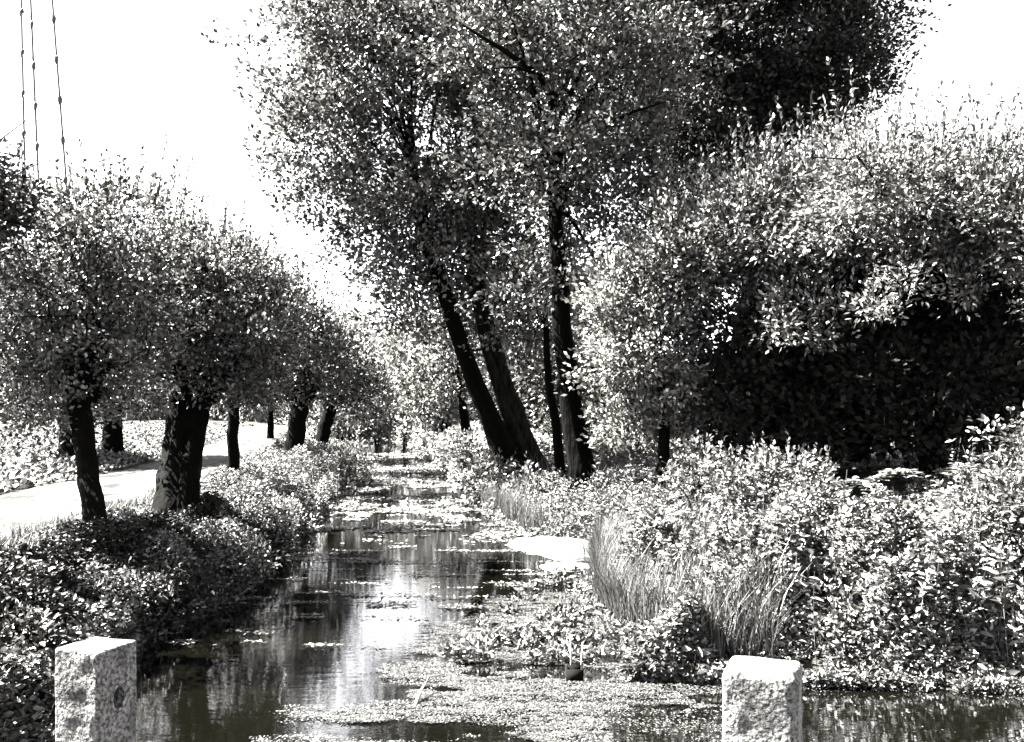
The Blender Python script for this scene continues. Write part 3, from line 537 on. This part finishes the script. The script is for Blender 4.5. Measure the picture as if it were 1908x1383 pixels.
tag(ground_cover('shade_cover', 'leaf cover down the left bank to the water, coloured dark for the pollard shade', 'undergrowth', 60000, lambda r, n: (lambda y: (Lf(y) - 1.25 + 1.45 * r.uniform(0, 1, n), y))(r.uniform(9.5, 19, n)), lambda x, y: .35 + .45 * fnoise(x * 1.6, y * 1.6, 57), .075, 'dark_leaf', seed=47), kind='stuff')  # added dark leaf layer, its colour stands in for shade under the pollards
GL = 'low shrubs on the left bank above the water'
bush('bank_shrub', 'low shrub overhanging the water right of the nearest pollard, leaves darkened for shade', [pxblob(300, 1095, 12.6, 80, 45, .6), pxblob(230, 1130, 12.2, 60, 40, .5), pxblob(380, 1130, 12.8, 40, 40, .4)], group=GL, matn='dark_leaf', lsize=.08, seed=81)  # dark leaf colour in place of shade on the waterside
bush('bank_shrub', 'low shrub at the water edge below the thickest pollard', [pxblob(440, 1055, 15.3, 60, 45, .5), pxblob(400, 1020, 15.8, 60, 30, .6), pxblob(490, 1040, 16, 40, 40, .4)], group=GL, lsize=.08, seed=82)
bush('bank_shrub', 'pale arching shrub at the water edge below the thin pollard', [pxblob(500, 975, 21, 60, 40, .7), pxblob(550, 985, 21.5, 40, 40, .5)], group=GL, lsize=.1, seed=83)
bush('bank_shrub', 'leafy shrub just left of the left concrete post', [pxblob(60, 1200, 9.5, 100, 70, .6), pxblob(20, 1300, 9, 90, 70, .5)], group=GL, matn='ash_leaf', lsize=.075, seed=84)
bush('rounded_bush', 'bright leafy mound at the water edge right of the right concrete post', [pxblob(1640, 1180, 11, 120, 60, .6), pxblob(1760, 1150, 11.2, 110, 60, .6), pxblob(1540, 1210, 10.9, 80, 40, .5)], group=GS, lsize=.085, seed=85)
bush('rounded_bush', 'leafy mound at the water edge by the bottom right frame corner', [pxblob(1880, 1190, 10.8, 90, 60, .6), pxblob(1830, 1230, 10.7, 80, 40, .4)], group=GS, lsize=.085, seed=86)

# fern-like fronds (elder and ash sprays) at the right
def fronds(label, base, heads, seed):
    r = np.random.default_rng(seed); b = np.array(base); b[2] = float(height(b[0], b[1])); o = empty('elder_shrub', b, label, 'shrub', 'elder shrubs with feathered leaves')
    st = MB(); lv = []
    for hx, hy, Y in heads:
        e = at(hx, hy, Y); m_ = (b + e) / 2 + [0, 0, .2]; st.tube([b - [0, 0, .05], m_, e], [.03, .02, .01], 5)
        for k in range(9):
            a = r.uniform(0, 2 * np.pi); L_ = r.uniform(.35, .55); d = np.array([math.cos(a), math.sin(a), .35]); ts = np.linspace(0, 1, 8)
            pts = e + d * L_ * ts[:, None] - np.array([0, 0, .28]) * (ts ** 2)[:, None]; st.tube(pts, np.linspace(.006, .003, 8), 3, cap=False)
            sd_ = np.array([-math.sin(a), math.cos(a), 0])
            for sg in (-1, 1): lv.append(leaves(pts[1:], np.repeat((sd_ * sg + d * .4)[None], 7, 0) + r.normal(size=(7, 3)) * .15, .13, .38, hexa=True, origin=b, r=r, flat=2, jit=.2))
    link('leaves', join(lv, 'leaves'), M['willow_leaf'], o); st.build('stems', M['bark'], o)
fronds('elder shrub with drooping feathered leaves, left of the dark willow trunk', at(1640, 980, 15), [(1600, 900, 15), (1560, 940, 14.7), (1640, 930, 15.2), (1675, 880, 15.4), (1590, 970, 14.5)], 71)
fronds('elder shrub with drooping feathered leaves, right of the dark willow trunk', at(1820, 990, 14), [(1800, 870, 14), (1850, 900, 13.8), (1780, 920, 14), (1880, 850, 14), (1830, 940, 13.6), (1760, 960, 13.6)], 72)

# ------------------------------------------------------------------ things in the water
def in_stream(x, y, m=.0): return (x > Lf(y) + m) & ((x < Rf(y) - m) | (y < Yf(x) - m))
def mats(n, f, seed, sz, zl=.012):
    r = np.random.default_rng(seed); x, y = f(r, n); k = in_stream(x, y); x, y = x[k], y[k]
    P = np.stack([x, y, zl + r.uniform(0, .014, len(x))], 1); D = r.normal(size=(len(x), 3)); D[:, 2] = np.abs(D[:, 2]) * .12
    return leaves(P, D, sz, .55, flat=1.6, hexa=False, r=r)
def near_mat(r, n):
    x = r.uniform(-2.4, 6.5, n); y = r.uniform(8.1, 15.5, n)
    px = HX + x / y * F; pyy = HY + 3 * F / y
    m = fnoise(x * 1.3 + y * .5, y * 2.6, 81) + .35 * (sm((x + 1.2 + .55 * (y - 9)) / 1.4) - .55)
    den = .25 * sm((m - .35) / .2); den = np.where(x > 1.7, den * .3 * (y > 9.0), den)
    den = np.where(m < .36, 0, den + .5 * (m > .47)); return x[r.uniform(0, 1, n) < den], y[r.uniform(0, 1, n) < den] if False else y
def pick(fx, fy, dens):
    def f(r, n):
        x = r.uniform(*fx, n); y = r.uniform(*fy, n); k = r.uniform(0, 1, n) < dens(x, y); return x[k], y[k]
    return f
def d_near(x, y):
    # weed mat: east of a line running from (-1.9, 8.2) to (0.3, 13.5), broken into drifts
    edge = x - (-2.3 + (y - 8.2) * .27)
    m = fnoise(x * 1.1 + y * .4, y * 2.4, 81)
    den = sm((edge + (m - .5) * 1.6) / .7) * sm((m - .33) / .12) * (.15 + .85 * sm((vnoise(x * 3, y * 15, 88) * .6 + vnoise(x * 9, y * 30, 89) * .4 - .42) / .16))
    den = den * np.where((x > .9) & (y < 9.3), .12, 1.0) * np.where(x > 2.4, .04, 1)
    return den * (1 - sm((y - 14.3) / 1.2))
def d_far(x, y):
    c = (Lf(y) + Rf(y)) / 2; m = vnoise(x * .7 + 3 + y * .2, y * .7, 83) * .5 + vnoise(x * 1.9, y * 2.6, 84) * .5
    return sm((m - .49) / .06) * sm((y - 20.5) / 3) * .9
def d_mid(x, y):
    m = vnoise(x * .9 + y * .25, y * 5, 85) * .6 + vnoise(x * 2.4, y * 9, 86) * .4
    return sm((m - .68) / .05) * .8
tag(link('water_weed', join([mats(1300000, pick((-2.6, 7), (8.0, 15.2), d_near), 91, .024)], 'water_weed'), M['weed']), 'floating mat of small leaves over the near water between the posts', 'water weed', kind='stuff')
tag(link('drifting_weed', join([mats(240000, pick((-13, 1.5), (20.5, 62), d_far), 92, .12), mats(60000, pick((-4.8, .8), (11.5, 21), d_mid), 93, .06)], 'drifting_weed'), M['pale_weed']), 'thin pale streaks of weed drifting on the far water', 'water weed', kind='stuff')
# half-drowned cress clumps
r = np.random.default_rng(8); x = r.uniform(-1.0, 1.6, 12000); y = r.uniform(11, 16, 12000); m = fnoise(x * 1.4, y * 2.2, 87); k = (m > .56) & (x > -.9 + .25 * (y - 11)) & in_stream(x, y)
x, y, m = x[k], y[k], m[k]; P = np.stack([x, y, r.uniform(0, 1, len(x)) * (m - .5) * 1.1], 1); D = r.normal(size=(len(x), 3)); D[:, 2] = abs(D[:, 2])
tag(link('watercress', join([leaves(P, D, .09, .5, hexa=True, r=r)], 'watercress'), M['herb_leaf']), 'half drowned leafy clumps rising out of the water near the mud bars', 'water plants', kind='stuff')

def mudbar(label, cx, cy, rx, ry, h, seed):
    n, ms = 36, MB(); r = np.random.default_rng(seed); V = []; ph = r.uniform(0, 6, 4)
    a = np.linspace(0, 2 * np.pi, n, endpoint=False); w = 1 + .12 * np.sin(2 * a + ph[0]) + .1 * np.sin(3 * a + ph[1]) + .06 * np.sin(7 * a + ph[2]) + .04 * np.sin(11 * a + ph[3])
    for q, z in ((1.03, -.2), (1.0, .0), (.95, h * .8), (.8, h), (.45, h * 1.15), (.15, h * 1.2)):
        V += [(cx + rx * q * w[i] * math.cos(a[i]), cy + ry * q * w[i] * math.sin(a[i]), z + r.normal() * .004) for i in range(n)]
    fs = [(k * n + i, k * n + (i + 1) % n, (k + 1) * n + (i + 1) % n, (k + 1) * n + i) for k in range(5) for i in range(n)] + [list(range(5 * n, 6 * n))]
    ms.add(V, fs); return tag(ms.build('mud_bar', M['mud'], None, True, (cx, cy, 0)), label, 'mud bar', 'pale mud bars by the right bank')
mudbar('larger pale dry mud bar in the stream by the right bank', 1.05, 20.2, 1.0, 1.5, .06, 1)
mudbar('smaller pale dry mud bar just in front of the larger one', 1.05, 17.7, .5, .42, .035, 2)

st = MB(); st.tube([at(772, 1322, 9.35), at(782, 1290, 9.6), at(800, 1262, 9.9)], [.02, .018, .010], 6, .1, 1)
p = st.build('stick', M['wood'], None, True, at(772, 1322, 9.35)); tag(p, 'pale bent stick poking out of the weed mat between the posts', 'stick')
bx_ = at(1070, 1262, 10.35); e = empty('crate', (bx_[0], bx_[1], .0), 'small black box half sunk in the weeds with two pale uprights', 'box')
b = MB(); L0 = .17
b.box((bx_[0], bx_[1] - .1, .06), (.19, .02, .16)); b.box((bx_[0], bx_[1] + .1, .06), (.19, .02, .16)); b.box((bx_[0] - .085, bx_[1], .061), (.02, .176, .155)); b.box((bx_[0] + .085, bx_[1], .061), (.02, .176, .155)); b.box((bx_[0], bx_[1], .0), (.146, .174, .02))
b.build('box_body', M['tin'], e)
for dx, h in ((-.03, .42), (.085, .38)):
    u = MB(); u.tube([(bx_[0] + dx, bx_[1] + .118, -.2), (bx_[0] + dx + .005, bx_[1] + .125, h * .5), (bx_[0] + dx * 1.2, bx_[1] + .12, h)], [.014, .012, .009], 6, .08, 2); u.build('upright', M['wood'], e, True)

# ------------------------------------------------------------------ bridge and posts
DECK = 1.4
bd = empty('bridge', (0, 0, 0), 'concrete bridge deck across the stream, under the two posts', 'bridge')
b = MB(); b.box((0, .6, DECK - .14), (22, 5.4, .28)); b.build('deck', M['concrete'], bd)
b = MB(); b.box((-7.5, .6, .35), (2.5, 5.2, 1.82)); b.build('abutment', M['concrete'], bd); b = MB(); b.box((9.5, .6, .35), (2.5, 5.2, 1.82)); b.build('abutment', M['concrete'], bd)
def post(label, px, pyt, Y, wpx, rz, bev, hole, seed, tilt=0):
    import bmesh
    c = at(px, pyt, Y); w = wpx / F * Y; h = c[2] - DECK
    from mathutils import noise
    nseg, prof = 12, [(zz, 0.0) for zz in np.linspace(0, h - bev, 60)] + [(h - bev + bev * math.sin(a), bev * (1 - math.cos(a))) for a in np.linspace(.26, math.pi / 2, 6)] + [(h, bev + (w / 2 - bev) * t) for t in (.12, .25, .4, .55, .7, .85, .96)]
    def ring(ins):
        hw = w / 2 - ins; rc = min(max(bev * 1.1 - ins, hw * .06), hw); out = []
        for q in range(4):
            a0 = q * math.pi / 2; cx_, cy_ = (hw - rc) * (1, -1, -1, 1)[q], (hw - rc) * (1, 1, -1, -1)[q]
            for t in np.linspace(0, math.pi / 2, 5): out.append((cx_ + rc * math.cos(a0 + t), cy_ + rc * math.sin(a0 + t)))
            nx_, ny_ = (hw - rc) * (1, -1, -1, 1)[(q + 1) % 4], (hw - rc) * (1, 1, -1, -1)[(q + 1) % 4]; e0 = out[-1]
            e1 = (nx_ + rc * math.cos(a0 + math.pi / 2), ny_ + rc * math.sin(a0 + math.pi / 2))
            for t in np.linspace(0, 1, nseg + 1)[1:-1]: out.append((e0[0] + (e1[0] - e0[0]) * t, e0[1] + (e1[1] - e0[1]) * t))
        return out
    V = []
    for zz, ins in prof:
        for (x_, y_) in ring(ins):
            q = mathutils.Vector((x_, y_, zz)) * 14 + mathutils.Vector((seed * 7, 0, 0)); d = noise.noise(q) * .0035 + noise.noise(q * 3.5) * .0016
            chip = max(0, noise.noise(q * .8 + mathutils.Vector((4, 4, 4))) - .25) * .03 * (1 if abs(abs(x_) - abs(y_)) < w * .12 or zz > h - .03 else 0)
            n_ = math.hypot(x_, y_) + 1e-6; f = 1 + (d - chip) / max(n_, .02); V.append((x_ * f, y_ * f, zz + noise.noise(q * .7) * .003 * max(0, 1 - (h - zz) / .05)))
    K_ = len(ring(0)); fs = [(r_ * K_ + i, r_ * K_ + (i + 1) % K_, (r_ + 1) * K_ + (i + 1) % K_, (r_ + 1) * K_ + i) for r_ in range(len(prof) - 1) for i in range(K_)]
    fs += [tuple(range((len(prof) - 1) * K_, len(prof) * K_)), tuple(range(K_))[::-1]]
    me = bpy.data.meshes.new('shaft'); me.from_pydata(V, [], fs); me.update()
    o = empty('concrete_post', (c[0], c[1], DECK), label, 'post', 'concrete bridge posts'); o.rotation_euler = (0, R(tilt), R(rz))
    s_ = link('shaft', me, M['concrete'], o, True)
    if hole:
        cut_me = bpy.data.meshes.new('cut'); bm = bmesh.new(); bmesh.ops.create_cone(bm, segments=20, radius1=.028, radius2=.028, depth=.16, cap_ends=True)
        bm.to_mesh(cut_me); bm.free()
        cu = bpy.data.objects.new('cut', cut_me); C.objects.link(cu); cu.parent = o; cu.location = (w / 2, 0, h - hole); cu.rotation_euler = (0, R(90), 0); cu.scale = (1.35, 1, 1)
        md = s_.modifiers.new('hole', 'BOOLEAN'); md.object = cu; md.solver = 'EXACT'
        bpy.context.view_layer.update(); dg = bpy.context.evaluated_depsgraph_get(); nm = bpy.data.meshes.new_from_object(s_.evaluated_get(dg)); s_.modifiers.clear(); s_.data = nm
        bpy.data.objects.remove(cu)
        mb = MB(); a = np.linspace(0, 2 * np.pi, 21); P = np.stack([np.full(21, w / 2 + .001), .031 * np.cos(a), h - hole + .042 * np.sin(a)], 1); mb.tube(P, np.full(21, .006), 6, cap=False)
        V = np.concatenate(mb.v); link('hole_rim', raw_mesh('hole_rim', V, mb.f, mb.c), M['concrete'], o, True)
    return o
post('left concrete bridge post, squared with a flat pale top and a round rail hole', 180, 1200, 3.15, 101, -20, .009, .17, 1)
post('right concrete bridge post, worn and rounded at its corners and top', 1421, 1240, 3.15, 135, -20, .024, 0, 2)

# ------------------------------------------------------------------ lattice mast
YM = 75.0
ms = empty('lattice_mast', (at(90, 800, YM)[0], YM, float(height(at(90, 800, YM)[0], YM))), 'tall thin lattice mast rising behind the left trees', 'mast')
lx = [lambda y: 40 + (y - 22) * 5 / 233, lambda y: 58 + (y - 20) * 12 / 280, lambda y: 99 + (y - 20) * 23 / 300]; yd = [YM + .8, YM - 1.0, YM]
def mp_(k, y): return at(lx[k](y), y, yd[k])
off = [22, 45, 34]; br = MB()
for k in range(3):
    m = MB(); m.tube([mp_(k, 812), mp_(k, 400), mp_(k, 0), mp_(k, -500)], [.085, .08, .075, .06], 6); lg = m.build('leg', M['steel'], ms)
    for j in range(-6, 11):
        y = off[k] + 75.5 * j; c_ = mp_(k, y); m = MB(); m.tube([c_ - [0, 0, .42], c_ - [0, 0, .2], c_ + [0, 0, .05], c_ + [0, 0, .25]], [.08, .13, .16, .09], 7, .3, j + 9 + k * 20); m.build('joint', M['steel'], lg)
    for j in range(-6, 10):
        k2 = (k + 1) % 3; br.tube([mp_(k, off[k] + 75.5 * j), mp_(k2, off[k2] + 75.5 * (j + 1))], [.022, .022], 4); br.tube([mp_(k, off[k] + 75.5 * j), mp_(k2, off[k2] + 75.5 * j)], [.012, .012], 4)
br.build('bracing', M['steel'], ms)
